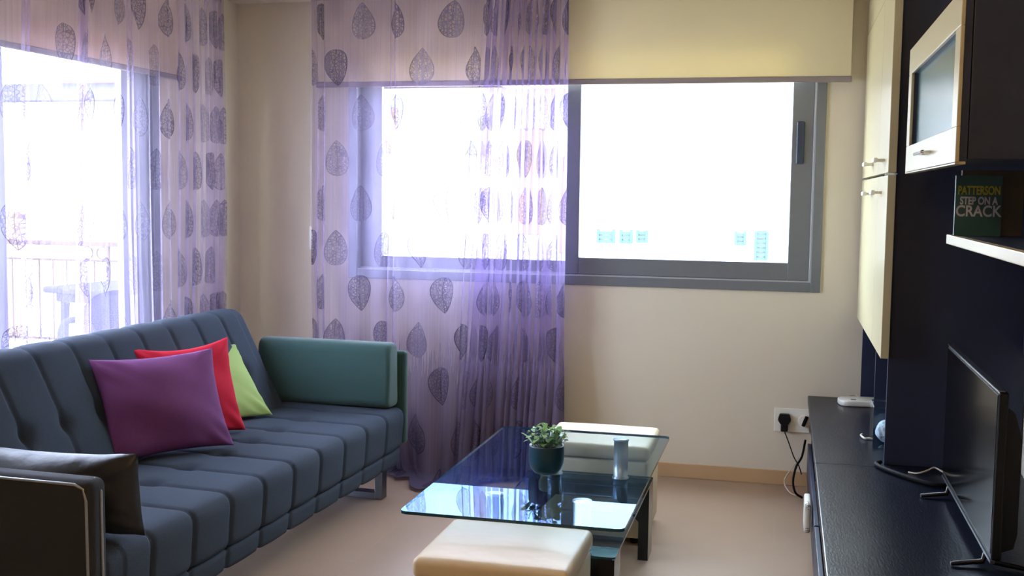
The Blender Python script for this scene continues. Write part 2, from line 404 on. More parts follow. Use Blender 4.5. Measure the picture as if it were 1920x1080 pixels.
# patio table and chair on the terrace
t = thing('patio_table', 'lilac grey patio table outside behind the left sheer curtain', 'table', (-4.85, 7.75, 0), radians(-12))
obj('tabletop', box(-.62, .62, -.42, .42, .69, .74, .02, 3), M['resin'], t)
obj('apron', box(-.55, .55, -.35, .35, .62, .69, .01), M['resin'], t)
for sx in (-1, 1):
    for sy in (-1, 1):
        obj('leg', tube([(sx*.52, sy*.32, -.02), (sx*.50, sy*.30, .64)], [.022, .035], seg=10), M['resin'], t)
t = thing('patio_chair', 'moulded resin patio chair with curved armrests beside the terrace table', 'chair', (-4.18, 6.35, -.02), radians(25))
obj('seat', box(-.23, .23, -.22, .24, .40, .43, .012, 3), M['resin'], t)
bm = bmesh.new(); cols = []
for i in range(13):
    a = -1.0+2.0*i/12; col = []
    for j in range(9):
        q = j/8; zz = .42+.42*q-.10*abs(a)**2.5*q
        col.append((.25*sin(a)*1.05, .20+.10*q-.20*(1-cos(a)), zz))
    cols.append(col)
vs = [[bm.verts.new(p) for p in c] for c in cols]
for i in range(12):
    for j in range(8): bm.faces.new((vs[i][j], vs[i+1][j], vs[i+1][j+1], vs[i][j+1]))
bmesh.ops.solidify(bm, geom=bm.faces[:], thickness=.012)
obj('backrest', bm, M['resin'], t, True)
for sx in (-1, 1):
    obj('armrest', tube(spline([(sx*.26, .18, .66), (sx*.30, .0, .66), (sx*.29, -.2, .60), (sx*.27, -.26, .42)], 6), .022, seg=8), M['resin'], t, True)
    for sy in (-1, 1):
        obj('leg', tube([(sx*.25, sy*.24, 0), (sx*.21, sy*.19, .41)], [.018, .03], seg=8), M['resin'], t)

def bwin(x0, x1, y, z0, z1, mat, parent, name='shutter', louvre=False):
    bm = bmesh.new()
    if louvre:
        add_box(bm, x0, x0+.03, y-.05, y, z0, z1); add_box(bm, x1-.03, x1, y-.05, y, z0, z1)
        zz = z0
        while zz < z1-.02:
            add_box(bm, x0+.03, x1-.03, y-.04, y-.01, zz, zz+.035); zz += .055
    else:
        add_box(bm, x0, x1, y-.06, y, z0, z1, .01)
    return obj(name, bm, mat, parent)
# building seen through the back window
b = thing('apartment_building', 'white house with teal louvred shutters and tiled eave, outside the back window', 'building', (0, 14, -6))
def s14(v): return v*14/12.0
obj('wall', box(-6.5, 7.0, 0, 7, 0, 9.0-.16), M['render_white'], b)
bm = bmesh.new()
add_box(bm, -3.5, 7.3, -.45, 0, 8.82, 8.86)
for i in range(60):
    xx = -3.45+i*.18
    add_lathe(bm, [(.055, -.52), (.055, -.02)], cx=xx, cy=8.90, seg=8, axis='Y')
obj('eave', bm, M['tile_pale'], b)
obj('roof', prism([(-.2, 8.94), (3.5, 10.2), (7.2, 8.94), (7.2, 8.86), (-.2, 8.86)], 'X', -6.7, 7.3), M['tile_pale'], b)
zz = lambda v: 6+1.5+(v-1.5)*14/12
for (x0, x1, z0, z1) in ((-1.987, -1.79, .975, 1.125), (-1.74, -1.60, .975, 1.125), (-1.56, -1.436, .985, 1.12), (-.526, -.405, .985, 1.13), (-.323, -.177, .83, 1.13)):
    bwin(s14(x0), s14(x1), 0, zz(z0), zz(z1), M['shutter'], b, 'shutter', True)
for (x0, x1, z0, z1, m) in ((-4.52, -4.27, 1.93, 2.43, 'tan'), (-4.50, -4.28, .80, 1.36, 'olive'), (-3.55, -3.22, 1.92, 2.32, 'olive'), (-2.9, -2.6, 1.05, 2.2, 'tan'), (-2.4, -2.2, .85, 1.9, 'tan')):
    bwin(s14(x0), s14(x1), 0, zz(z0), zz(z1), M[m], b, 'panel')
# building seen through the balcony door
b = thing('apartment_building', 'white block with red and slate roof edge, seen through the left sheer curtain', 'building', (0, 17.5, -6))
obj('wall', box(-34, -8.2, 0, 9, 0, 9.05), M['render_white'], b)
obj('fascia', box(-34.2, -8.0, -.4, 0, 9.0, 9.28), M['fascia'], b)
obj('roof', prism([(-.45, 9.28), (4.5, 10.6), (9.2, 9.28)], 'X', -12.2, -8.0), M['tile_red'], b)
for (x0, x1, z0, z1) in ((-14.1, -13.3, 6.35, 7.05), (-14.1, -13.4, 4.8, 5.9), (-18, -17, 4.8, 5.9), (-11.6, -11.0, 4.8, 5.3)):
    bwin(x0, x1, 0, z0, z1, M['tan'], b, 'window')

# ------------------------------------------------------------------ blinds
t = thing('roller_blind', 'cream roller blind half lowered over the wide back window', 'blind', (0, 5.86, 0))
bm = box(-2.56, .285, -.001, .001, 2.10, 2.546); obj('fabric', bm, M['blind'], t)
obj('bottom_bar', box(-2.565, .29, -.008, .008, 2.070, 2.100, .004), M['blind_bar'], t)
obj('roller', lathe([(.024, -2.56), (.024, .285)], cx=.028, cy=2.520, axis='X', seg=20), M['white_plastic'], t, True)
bm = bmesh.new(); add_tube(bm, [(-2.59, -.03, 2.5), (-2.59, -.03, .99+.29)], .0025, seg=6); add_tube(bm, [(-2.572, -.03, 2.5), (-2.588, -.03, 1.29)], .0022, seg=6)
cd = obj('pull_cord', bm, M['white_cable'], t)
obj('cord_weight', lathe([(.004, 1.30), (.008, 1.28), (.009, 1.20), (.006, 1.17)], cx=-2.59, cy=-.03, seg=12), M['white_plastic'], cd, True)
t = thing('roller_blind', 'pinkish roller blind over the balcony door behind the left sheer curtain', 'blind', (-3.03, 0, 0))
obj('fabric', box(-.001, .001, 2.9, 5.22, 2.075, 2.546), M['blind_left'], t)
obj('bottom_bar', box(-.008, .008, 2.895, 5.225, 2.048, 2.075, .004), M['blind_bar'], t)
obj('roller', lathe([(.024, 2.9), (.024, 5.22)], cx=0, cy=2.515, axis='Y', seg=20), M['white_plastic'], t, True)

# ------------------------------------------------------------------ sheer curtains
def curtain(name, segs, wall_axis, ztop, zbot, nz, shape, mat, parent, seed):
    """segs: (pos_top0, pos_top1, pos_bot0, pos_bot1, pitch, A, B): folds between the two positions."""
    rnd = random.Random(seed); cols = []   # each: list of (p, depth) by z
    for (a0, a1, b0, b1, pitch, A, B) in segs:
        n = max(1, round(abs(b1-b0)/pitch)); per = 12
        for f in range(n):
            am = A*rnd.uniform(.6, 1.35); bmx = B*rnd.uniform(.5, 1.4); ph = rnd.uniform(-.5, .5)
            for k in range(per):
                fr = (f+k/per)/n; th = 2*pi*k/per
                cols.append((a0+(a1-a0)*fr, b0+(b1-b0)*fr, am*pitch*sin(th), bmx*cos(th), ph, pitch))
    # smooth the amplitudes a little across fold borders
    bm = bmesh.new(); uvl = bm.loops.layers.uv.new('UVMap')
    m = len(cols); us = [0.0]
    for i in range(1, m):
        a, b_ = cols[i-1], cols[i]
        dx = (b_[1]+b_[2])-(a[1]+a[2]); dy = b_[3]-a[3]
        us.append(us[-1]+sqrt(dx*dx+dy*dy))
    grid = []
    for i, (at, ab, la, dp, ph, pit) in enumerate(cols):
        col = []
        for j in range(nz+1):
            q = j/nz; z = ztop+(zbot-ztop)*q
            e = q**.8
            p = at+(ab-at)*e + la*(.55+.45*q) + .010*sin(3.1*z+ph*4+ab*5)*q
            d = dp*(.55+.6*q) + .012*sin(2.3*z+ab*3.0)*q
            p, d, z2 = shape(p, d, z, us[i])
            col.append(bm.verts.new((p, -d, z2) if wall_axis == 'X' else (d, p, z2)))
        grid.append(col)
    for i in range(m-1):
        for j in range(nz):
            f = bm.faces.new((grid[i][j], grid[i+1][j], grid[i+1][j+1], grid[i][j+1])); f.smooth = True
            zs = [ztop+(zbot-ztop)*jj/nz for jj in (j, j, j+1, j+1)]; uu = [us[i], us[i+1], us[i+1], us[i]]
            for lp, u_, z_ in zip(f.loops, uu, zs): lp[uvl].uv = (u_, z_-min(0, zbot))
    return obj(name, bm, mat, parent)
def shape_back(p, d, z, u):
    # below knee height the cloth swings into the room and pools on the tiles
    w = max(0.0, min(1.0, (.62-z)/.62))
    lft = max(0.0, min(1.0, (-1.25-p)/.6))          # the left part is pulled forward the most
    d2 = d*(1+.9*w) + .34*w**2.2*lft*(.55+.45*sin(p*7.0+1.0)) + .06*w
    p2 = p + .10*w**2*lft
    z2 = z
    if z < .03: 
        z2 = .012+.010*abs(sin(u*9)); d2 += (.03-z)*.8*lft
    return p2, d2, max(z2, .006)
t = thing('curtain', 'purple sheer curtain with leaf print hanging over left half of back window', 'curtain', (0, 5.76, 0))
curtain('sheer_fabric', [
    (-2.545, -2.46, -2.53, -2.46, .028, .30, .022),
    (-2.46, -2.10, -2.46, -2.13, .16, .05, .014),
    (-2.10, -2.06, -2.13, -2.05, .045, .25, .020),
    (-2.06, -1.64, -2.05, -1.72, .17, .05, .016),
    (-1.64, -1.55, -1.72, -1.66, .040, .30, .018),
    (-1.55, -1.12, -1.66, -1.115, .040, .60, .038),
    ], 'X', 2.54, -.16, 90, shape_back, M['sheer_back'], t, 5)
obj('curtain_rail', box(-2.62, -1.08, -.012, .012, 2.536, 2.549, .002), M['white_plastic'], t)
def shape_left(p, d, z, u):
    return p, d, max(z, .006+.004*abs(sin(u*9)))
t = thing('curtain', 'lilac sheer curtain with leaf print in front of the balcony door at left', 'curtain', (-2.94, 0, 0))
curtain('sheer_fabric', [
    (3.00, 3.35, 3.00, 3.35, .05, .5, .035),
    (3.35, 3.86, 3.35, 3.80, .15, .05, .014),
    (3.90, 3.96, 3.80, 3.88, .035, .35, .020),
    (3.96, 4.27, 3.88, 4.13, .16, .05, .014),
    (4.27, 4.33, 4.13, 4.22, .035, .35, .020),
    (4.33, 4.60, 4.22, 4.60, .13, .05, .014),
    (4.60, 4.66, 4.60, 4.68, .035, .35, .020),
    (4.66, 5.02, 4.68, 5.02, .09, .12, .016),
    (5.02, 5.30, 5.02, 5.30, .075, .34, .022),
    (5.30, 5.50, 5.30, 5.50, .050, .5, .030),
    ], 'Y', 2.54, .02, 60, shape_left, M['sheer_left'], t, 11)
obj('curtain_rail', box(-.012, .012, 2.9, 5.62, 2.536, 2.549, .002), M['white_plastic'], t)

# ------------------------------------------------------------------ sofa
sofa = thing('sofa', 'long slate blue tufted sofa bed along the left wall', 'sofa', (-1.80, 5.24, 0), radians(-2.0))
LEN = 2.47; NCH = 10
def arclen(prof):
    s = [0]
    for i in range(1, len(prof)): s.append(s[-1]+sqrt((prof[i][0]-prof[i-1][0])**2+(prof[i][1]-prof[i-1][1])**2))
    return s
def resample(prof, step):
    s = arclen(prof); n = int(s[-1]/step); out = []
    for k in range(n+1):
        d = s[-1]*k/n; i = 0
        while i < len(s)-2 and s[i+1] < d: i += 1
        f = (d-s[i])/(s[i+1]-s[i]); a, b_ = prof[i], prof[i+1]
        out.append((a[0]+(b_[0]-a[0])*f, a[1]+(b_[1]-a[1])*f))
    return out
def pad(prof, L, nch, depth, puff, tufts, s_on, s_off, seed):
    """Closed padded slab: prof is a closed outline (x,z) in order, channels run along it for s in [s_on,s_off]."""
    rnd = random.Random(seed)
    P = resample(prof+[prof[0]], .018)[:-1]; S = arclen(P); n = len(P)
    pitch = L/nch; NY = nch*30
    cen = (sum(p[0] for p in P)/n, sum(p[1] for p in P)/n)
    bm = bmesh.new(); rings = []
    ys = [-L*j/NY for j in range(NY+1)]
    for j, y in enumerate(ys):
        ring = []
        edge = min(j, NY-j)/NY*L
        shrink = 0.0 if edge > .03 else .03-sqrt(max(0, .03**2-(.03-edge)**2))
        for i, (x, z) in enumerate(P):
            a, b_ = P[(i-1) % n], P[(i+1) % n]
            tx, tz = b_[0]-a[0], b_[1]-a[1]; l = sqrt(tx*tx+tz*tz) or 1
            nx, nz = tz/l, -tx/l
            s = S[i]; on = max(0, min(1, (s-s_on)/.03))*max(0, min(1, (s_off-s)/.03))
            # seam kinks sideways at the tuft rows
            kink = sum(.014*exp(-((s-ts)/.045)**2)*((-1)**k) for k, ts in enumerate(tufts))
            fr = ((-y+kink)/pitch) % 1.0; dd = min(fr, 1-fr)*pitch
            if -y < pitch*.4 or -y > L-pitch*.4: on *= .35
            off = puff*(1-(1-min(1, dd/(pitch*.5)))**2.2)-depth*exp(-(dd/.010)**2)
            for ts in tufts: off -= .030*exp(-((s-ts)**2+dd**2)/(.034**2))
            off = off*on-shrink
            ring.append(bm.verts.new((x+nx*off, y, z+nz*off)))
        rings.append(ring)
    for j in range(NY):
        for i in range(n):
            bm.faces.new((rings[j][i], rings[j][(i+1) % n], rings[j+1][(i+1) % n], rings[j+1][i]))
    bm.faces.new(rings[0]); bm.faces.new(rings[-1][::-1])
    bmesh.ops.recalc_face_normals(bm, faces=bm.faces[:])
    return bm
def rounded(poly, r, n=5):
    out = []; m = len(poly)
    for i in range(m):
        p0, p1, p2 = Vector(poly[i-1]), Vector(poly[i]), Vector(poly[(i+1) % m])
        rr = r[i] if isinstance(r, (list, tuple)) else r
        d0 = (p0-p1).normalized(); d2 = (p2-p1).normalized()
        a = p1+d0*rr; c = p1+d2*rr
        for k in range(n+1):
            t_ = k/n; out.append(tuple((1-t_)**2*a+2*t_*(1-t_)*p1+t_*t_*c))
    return out
# seat pad: start underneath at the back, go forward along the bottom, up the front, back over the top
seat = rounded([(-.66, .245), (-.015, .235), (.0, .437), (-.66, .445)], [.02, .03, .055, .03])
# outline order: bottom back -> bottom front -> top front -> top back ; normals point outward
sl = arclen(resample(seat+[seat[0]], .018))
top_start = .63
obj('seat', pad(seat, LEN-.07, NCH, .009, .006, [1.16], .62, 1.52, 1), M['sofa'], sofa, True).location = (0, -.04, 0)
base_bm = pad(rounded([(-.62, .155), (-.03, .155), (-.02, .236), (-.62, .236)], .012, 3), LEN-.07, NCH, .008, .004, [], .5, .72, 2)
obj('base_panel', base_bm, M['sofa'], sofa, True).location = (0, -.04, 0)
# backrest leans to the wall
back = rounded([(-.55, .42), (-.80, .915), (-.93, .905), (-.76, .36)], [.04, .055, .05, .04])
obj('backrest', pad(back, LEN-.30, NCH, .009, .006, [.27], -.2, .70, 3), M['sofa'], sofa, True).location = (0, -.23, 0)
# far arm: thin panel plus a thick teal roll in front of it
obj('armrest', box(-.80, -.002, -.045, 0, .25, .715, .02, 4), M['sofa_arm'], sofa, True)
bolster_far = prism(rounded([(-.05, .445), (-.19, .447), (-.175, .765), (-.06, .765)], [.035, .045, .055, .045], 6), 'X', -.745, -.035)
bb = obj('arm_cushion', bolster_far, M['sofa_arm'], sofa, True)
bv = bb.modifiers.new('Bevel', 'BEVEL'); bv.width = .022; bv.segments = 4; bv.limit_method = 'ANGLE'; bv.angle_limit = radians(50)
# near arm: dark upright panel seen from its outer side with a zip piping down the front edge
na = obj('armrest', box(-.86, -.005, -LEN-.03, -LEN+.055, .12, .668, .028, 5), M['sofa_grey'], sofa, True)
tagp(na, 'charcoal armrest panel')
obj('piping', tube([(-.86, -LEN-.026, .656), (-.06, -LEN-.026, .656), (-.03, -LEN-.026, .645), (-.022, -LEN-.026, .61), (-.018, -LEN-.026, .14)], .0045, seg=8), M['piping'], na, True)
obj('piping', tube([(-.03, -LEN+.02, .667), (-.006, -LEN+.02, .63), (-.0035, -LEN+.02, .14)], .0045, seg=8), M['piping'], na, True)
# chrome U legs
for yy in (-.16, -LEN+.34):
    bm = bmesh.new()
    add_box(bm, -.105, -.065, yy-.03, yy+.03, 0, .155, .003); add_box(bm, -.62, -.58, yy-.03, yy+.03, 0, .155, .003)
    add_box(bm, -.58, -.105, yy-.03, yy+.03, 0, .035, .003)
    obj('leg', bm, M['steel'], sofa)

# ------------------------------------------------------------------ cushions
def cushion(w, h, th, seed, n=26, pinch=.085, sag=0.0):
    rnd = random.Random(seed); bm = bmesh.new(); sides = []
    ph = [rnd.uniform(0, 6) for _ in range(8)]
    for sgn in (1, -1):
        g = []
        for i in range(n+1):
            row = []
            for j in range(n+1):
                u = -1+2*i/n; v = -1+2*j/n
                u = sin(u*pi/2)*.5+u*.5; v = sin(v*pi/2)*.5+v*.5
                x = u*w/2*(1-pinch*(1-v*v)*u*u); z = v*h/2*(1-pinch*(1-u*u)*v*v)
                if v > 0: z -= sag*v*(1-u*u)*h*.5
                body = max(0, (1-u**2))**.55*max(0, (1-v**2))**.55
                wr = 1+.07*sin(4*u+ph[0]+2*v)+.05*sin(7*v+ph[1]+3*u)+.04*sin(9*u*v+ph[2])
                crease = .012*(abs(u*v)**1.5)*sin(16*(u-v*(1 if u*v > 0 else -1))+ph[3])
                row.append((x, sgn*(th/2*body*wr+crease*body**.3*(1 if body > 0 else 0)), z))
            g.append(row)
        sides.append(g)
    V = {}
    def vert(s, i, j):
        if i in (0, n) or j in (0, n): key = (0, i, j)
        else: key = (s, i, j)
        if key not in V:
            p = sides[0 if s == 0 else 1][i][j]
            if key[0] == 0 and (i in (0, n) or j in (0, n)): p = (p[0], 0, p[2])
            V[key] = bm.verts.new(p)
        return V[key]
    for s in (0, 1):
        for i in range(n):
            for j in range(n):
                q = (vert(s, i, j), vert(s, i+1, j), vert(s, i+1, j+1), vert(s, i, j+1))
                bm.faces.new(q if s == 0 else q[::-1])
    bmesh.ops.recalc_face_normals(bm, faces=bm.faces[:])
    return bm
def place_cushion(name, label, mat, bl, br, h, lean, th, seed, sag=0.0, cat='cushion', group=None, pinch=.085):
    bl, br = Vector(bl), Vector(br); d = br-bl; w = d.length; d.normalize()
    up0 = Vector((0, 0, 1)); nrm = Vector((d.y, -d.x, 0)).normalized()
    up = up0*cos(lean)-nrm*sin(lean); up = (up-d*up.dot(d)).normalized(); yax = up.cross(d)
    o = obj(name, cushion(w*1.03, h, th, seed, sag=sag, pinch=pinch), mat, None, True)
    c = (bl+br)/2+up*h*.5
    o.matrix_world = Matrix(((d.x, yax.x, up.x, c.x), (d.y, yax.y, up.y, c.y), (d.z, yax.z, up.z, c.z), (0, 0, 0, 1)))
    return tagp(o, label, cat, group)
place_cushion('cushion', 'plum purple cushion, front one of three leaning on the sofa back', M['purple'], (-2.447, 3.683, .455), (-2.175, 4.118, .455), .42, .42, .15, 3)
place_cushion('cushion', 'crimson red cushion between the purple and the green ones', M['red'], (-2.505, 3.99, .455), (-2.267, 4.40, .455), .42, .34, .13, 4, sag=.10)
place_cushion('cushion', 'lime green cushion, furthest back of the three on the sofa', M['green'], (-2.50, 4.32, .455), (-2.300, 4.735, .455), .42, .72, .11, 6)
place_cushion('cushion', 'black crumpled cushion leaning on the near sofa armrest', M['black_leather'], (-2.52, 2.95, .455), (-1.86, 2.95, .455), .262, -.12, .20, 8, sag=.16, pinch=.02)

# ------------------------------------------------------------------ coffee table
ct = thing('coffee_table', 'two-tier glass coffee table with black legs and chrome posts', 'table', (0, 0, 0))
TX0, TX1, TY0, TY1, TZ = -1.161, -.445, 3.285, 4.639, .495
def rrect(x0, x1, y0, y1, r, n=6):
    return rounded([(x0, y0), (x1, y0), (x1, y1), (x0, y1)], r, n)
top = obj('tabletop', prism(rrect(TX0, TX1, TY0, TY1, .03), 'Z', TZ-.010, TZ), None, ct, mats=[M['table_glass'], M['table_edge']])
for p in top.data.polygons:
    if abs(p.normal.z) < .5: p.material_index = 1
sh = obj('shelf', prism(rrect(-1.030, -.508, 3.545, 4.635, .02), 'Z', .310, .318), None, ct, mats=[M['shelf_glass'], M['table_edge']])
for p in sh.data.polygons:
    if abs(p.normal.z) < .5: p.material_index = 1
for y0 in (3.548, 4.50):
    prof = [(-1.028, 0), (-.986, 0), (-.986, .16), (-.90, .25), (-.645, .25), (-.552, .16), (-.552, 0), (-.510, 0), (-.510, .3095), (-1.028, .3095)]
    obj('leg_frame', prism(prof, 'Y', y0, y0+.13), M['black_lacquer'], ct)
for cx, cy in ((-.630, 3.605), (-.93, 3.605), (-.640, 4.575), (-.92, 4.575)):
    obj('post', lathe([(.035, .3185), (.035, .323), (.030, .325), (.030, .478), (.033, .479), (.033, .4845)], cx=cx, cy=cy, seg=28), M['satin'], ct, True)

# ------------------------------------------------------------------ ottomans
def ottoman(name, label, loc, w, d, h, rz):
    t = thing(name, label, 'ottoman', loc, rz, 'cream leather ottomans')
    body = box(-w/2+.006, w/2-.006, -d/2+.006, d/2-.006, .03, h-.075, .012, 3)
    o = obj('base', body, M['cream_leather'], t, True)
    bm = box(-w/2, w/2, -d/2, d/2, h-.072, h-.008, .022, 5)
    bmesh.ops.subdivide_edges(bm, edges=[e for e in bm.edges if e.calc_length() > .2], cuts=14, use_grid_fill=True)
    for v in bm.verts:
        if v.co.z > h-.03:
            r = max(0, 1-(2*v.co.x/w)**2)*max(0, 1-(2*v.co.y/d)**2)
            v.co.z += .010*r+.003*sin(v.co.x*19+v.co.y*11)*r
    o = obj('seat_lid', bm, M['cream_leather'], t, True)
    for sx in (-1, 1):
        for sy in (-1, 1):
            obj('foot', lathe([(.02, 0), (.024, .031)], cx=sx*(w/2-.06), cy=sy*(d/2-.06), seg=16), M['black_plastic'], t)
    return t
ottoman('ottoman', 'cream faux leather ottoman at the near end of the glass table', (-.802, 3.255, 0), .47, .43, .44, 0)
ottoman('ottoman', 'cream faux leather ottoman behind the far end of the glass table', (-.775, 4.895, 0), .48, .44, .44, 0)

# ------------------------------------------------------------------ potted plant
pl = thing('potted_plant', 'small leafy green plant in a dark teal pot on the glass table', 'plant', (-.815, 3.895, TZ))
pl.scale = (.94, .94, .94)
pot = [(.030, 0), (.046, .002), (.060, .018), (.067, .040), (.069, .065), (.067, .105), (.0665, .108), (.062, .108), (.062, .095), (.001, .095)]
obj('pot', lathe(pot, seg=40), M['pot'], pl, True)
obj('soil', lathe([(.0615, .094), (.0615, .100), (.03, .103), (.001, .104)], seg=24), M['soil'], pl, True)
rnd = random.Random(21); fol = {'leaf_lime': bmesh.new(), 'leaf_deep': bmesh.new(), 'leaf_pale': bmesh.new()}; stems = bmesh.new()
for i in range(130):
    a = rnd.uniform(0, 2*pi); rr = rnd.uniform(.0, .055); hh = rnd.uniform(.010, .075)*(1-rr*4)
    sp = rnd.uniform(.1, 1.0)
    bx, by = rr*cos(a), rr*sin(a)
    tip = Vector((bx+cos(a)*.028*sp, by+sin(a)*.028*sp, .108+hh))
    if i % 2 == 0: add_tube(stems, [(bx*.6, by*.6, .098), ((bx+tip.x)/2, (by+tip.y)/2, .105+hh*.6), tip], .0011, seg=5)
    key = rnd.choice(['leaf_lime', 'leaf_lime', 'leaf_deep', 'leaf_deep', 'leaf_pale'])
    bm = fol[key]; L_ = rnd.uniform(.014, .028); W_ = L_*rnd.uniform(.6, .85)
    az = a+rnd.uniform(-.9, .9); el = rnd.uniform(-.3, .8)
    d = Vector((cos(az)*cos(el), sin(az)*cos(el), sin(el))); sd = Vector((-sin(az), cos(az), rnd.uniform(-.3, .3))).normalized(); nn = d.cross(sd)
    row = []
    for q in range(6):
        t_ = q/5; wq = W_*.5*sin(pi*min(1, t_*.93+.07))**.8
        cpt = tip+d*L_*t_-nn*.0*t_+Vector((0, 0, -.006*t_*t_))
        row.append([bm.verts.new(cpt-sd*wq+nn*wq*.25), bm.verts.new(cpt), bm.verts.new(cpt+sd*wq+nn*wq*.25)])
    for q in range(5):
        for s_ in range(2): bm.faces.new((row[q][s_], row[q][s_+1], row[q+1][s_+1], row[q+1][s_]))
def bigleaf(bm, base, tip, wd):
    base, tip = Vector(base), Vector(tip); d = tip-base; sd = d.cross(Vector((0, .4, 1))).normalized(); row = []
    for q in range(8):
        t_ = q/7; wq = wd*.5*sin(pi*min(1, t_*.95+.05))**.8; c = base+d*t_+Vector((0, 0, .01*sin(pi*t_)))
        row.append([bm.verts.new(c-sd*wq), bm.verts.new(c+Vector((0, 0, -.002))), bm.verts.new(c+sd*wq)])
    for q in range(7):
        for s_ in range(2): bm.faces.new((row[q][s_], row[q][s_+1], row[q+1][s_+1], row[q+1][s_]))
bigleaf(fol['leaf_pale'], (-.045, -.01, .10), (-.098, -.01, .152), .030)
bigleaf(fol['leaf_pale'], (-.02, 0, .14), (.004, 0, .192), .018)
bigleaf(fol['leaf_pale'], (-.05, .01, .162), (-.012, .01, .188), .014)
bigleaf(fol['leaf_pale'], (.035, .0, .13), (.055, 0, .185), .03)
bigleaf(fol['leaf_pale'], (.04, -.02, .11), (.078, -.01, .15), .026)
obj('stems', stems, M['leaf_deep'], pl)
for k_, bm in fol.items():
    bmesh.ops.solidify(bm, geom=bm.faces[:], thickness=.0006)
    obj('foliage', bm, M[k_], pl, True)

# ------------------------------------------------------------------ media wall on the right
def stand(label, y0, y1, g):
    t = thing('tv_stand', label, 'cabinet', (0, 0, 0), 0, g)
    obj('top', box(.135, XR-.005, y0, y1, .445, .48, .004), M['wenge'], t)
    obj('side_panel', box(.160, XR-.02, y1-.022, y1-.002, .04, .445), M['wenge_side'], t)
    obj('side_panel', box(.160, XR-.02, y0+.002, y0+.022, .04, .445), M['wenge_side'], t)
    obj('back_panel', box(XR-.02, XR-.008, y0+.002, y1-.002, .04, .445), M['wenge_side'], t)
    obj('shelf', box(.165, XR-.02, y0+.022, y1-.022, .235, .255), M['wenge_side'], t)
    obj('plinth', box(.19, XR-.02, y0+.01, y1-.01, 0, .06), M['wenge_side'], t)
    ym = (y0+y1)/2
    obj('drawer_front', box(.142, .160, y0+.008, y1-.008, .062, .232, .003), M['wenge_side'], t)
    return t
stand('dark wenge low TV unit beneath the tall cabinet, its far section by the wall socket', 4.400, 5.90, 'low TV units')
stand('dark wenge low TV unit carrying the television, its near section', 2.55, 4.397, 'low TV units')
# tall cabinet
tc = thing('tall_cabinet', 'tall dark cabinet with four cream doors standing on the low unit', 'cabinet', (0, 0, 0))
cy0, cy1 = 4.445, 5.90
obj('side_panel', box(.392, XR-.004, cy0, cy0+.022, .4805, 2.545, .001), M['wenge_side'], tc)
obj('side_panel', box(.392, XR-.004, cy1-.022, cy1, .4805, 2.545), M['wenge_side'], tc)
obj('divider', box(.392, XR-.02, 5.02, 5.042, .4805, 2.545), M['wenge_side'], tc)
obj('back_panel', box(XR-.02, XR-.004, cy0+.022, cy1-.022, .4805, 2.545), M['wenge_side'], tc)
for z in (.895, 1.585, 2.52):
    obj('shelf', box(.395, XR-.02, cy0+.022, cy1-.022, z, z+.02), M['wenge_side'], tc)
def door(y0, y1, z0, z1, hy, hz):
    d = obj('door', box(.360, .390, y0, y1, z0, z1, .002), M['cream_gloss'], tc)
    bm = bmesh.new()
    add_box(bm, .318, .334, hy-.055, hy+.055, hz-.009, hz+.009, .004)
    add_box(bm, .333, .361, hy-.045, hy-.033, hz-.005, hz+.005); add_box(bm, .333, .361, hy+.033, hy+.045, hz-.005, hz+.005)
    obj('handle', bm, M['white_plastic'], d)
door(4.400, 4.862, .895, 1.584, 4.70, 1.520); door(4.866, 5.890, .895, 1.584, 5.20, 1.516)
door(4.400, 4.862, 1.594, 2.298, 4.62, 1.645); door(4.866, 5.890, 1.594, 2.298, 5.20, 1.645)
obj('cornice', box(.362, .390, 4.400, 5.890, 2.304, 2.545), M['cream_gloss'], tc)
obj('trim_strip', box(.350, .392, 4.385, 4.425, 1.586, 1.592), M['chrome'], tc)

# display cabinet on the wall
gc = thing('wall_cabinet', 'dark wall cabinet with a cream framed smoked glass flap door', 'cabinet', (0, 0, 0))
gx, gy0, gy1, gz0, gz1 = .42, 2.945, 4.145, 1.592, 2.010
obj('carcass', box(gx+.006, XR-.003, gy0+.004, gy1-.004, gz0+.004, gz1, .002), M['wenge_side'], gc)
bm = bmesh.new(); fw = .085; xa, xb = gx-.024, gx-.014
add_box(bm, xa, xb, gy0, gy1, gz0-.006, gz0+fw, .002); add_box(bm, xa, xb, gy0, gy1, gz1-fw-.004, gz1, .002)
add_box(bm, xa, xb, gy0, gy0+fw, gz0+fw, gz1-fw-.004, .002); add_box(bm, xa, xb, gy1-fw, gy1, gz0+fw, gz1-fw-.004, .002)
add_box(bm, xa, gx+.001, gy0, gy1, gz0-.008, gz0-.001, .001)
gd = obj('door', bm, M['cream_gloss'], gc)
bm = bmesh.new(); xc = xb+.0003; xd = gx+.003
add_box(bm, xc, xd, gy0, gy1, gz0, gz0+fw); add_box(bm, xc, xd, gy0, gy1, gz1-fw-.004, gz1)
add_box(bm, xc, xd, gy0, gy0+fw, gz0+fw, gz1-fw-.004); add_box(bm, xc, xd, gy1-fw, gy1, gz0+fw, gz1-fw-.004)
obj('door_core', bm, M['wenge_side'], gd)
obj('glass', box(gx-.002, gx+.002, gy0+fw-.004, gy1-fw+.004, gz0+fw-.004, gz1-fw), M['frost'], gd)
hb = bmesh.new(); add_box(hb, xa-.030, xa-.018, 3.42, 3.62, gz0+.036, gz0+.046, .003); add_box(hb, xa-.02, xa, 3.44, 3.452, gz0+.037, gz0+.045); add_box(hb, xa-.02, xa, 3.588, 3.60, gz0+.037, gz0+.045)
obj('handle', hb, M['chrome'], gd)
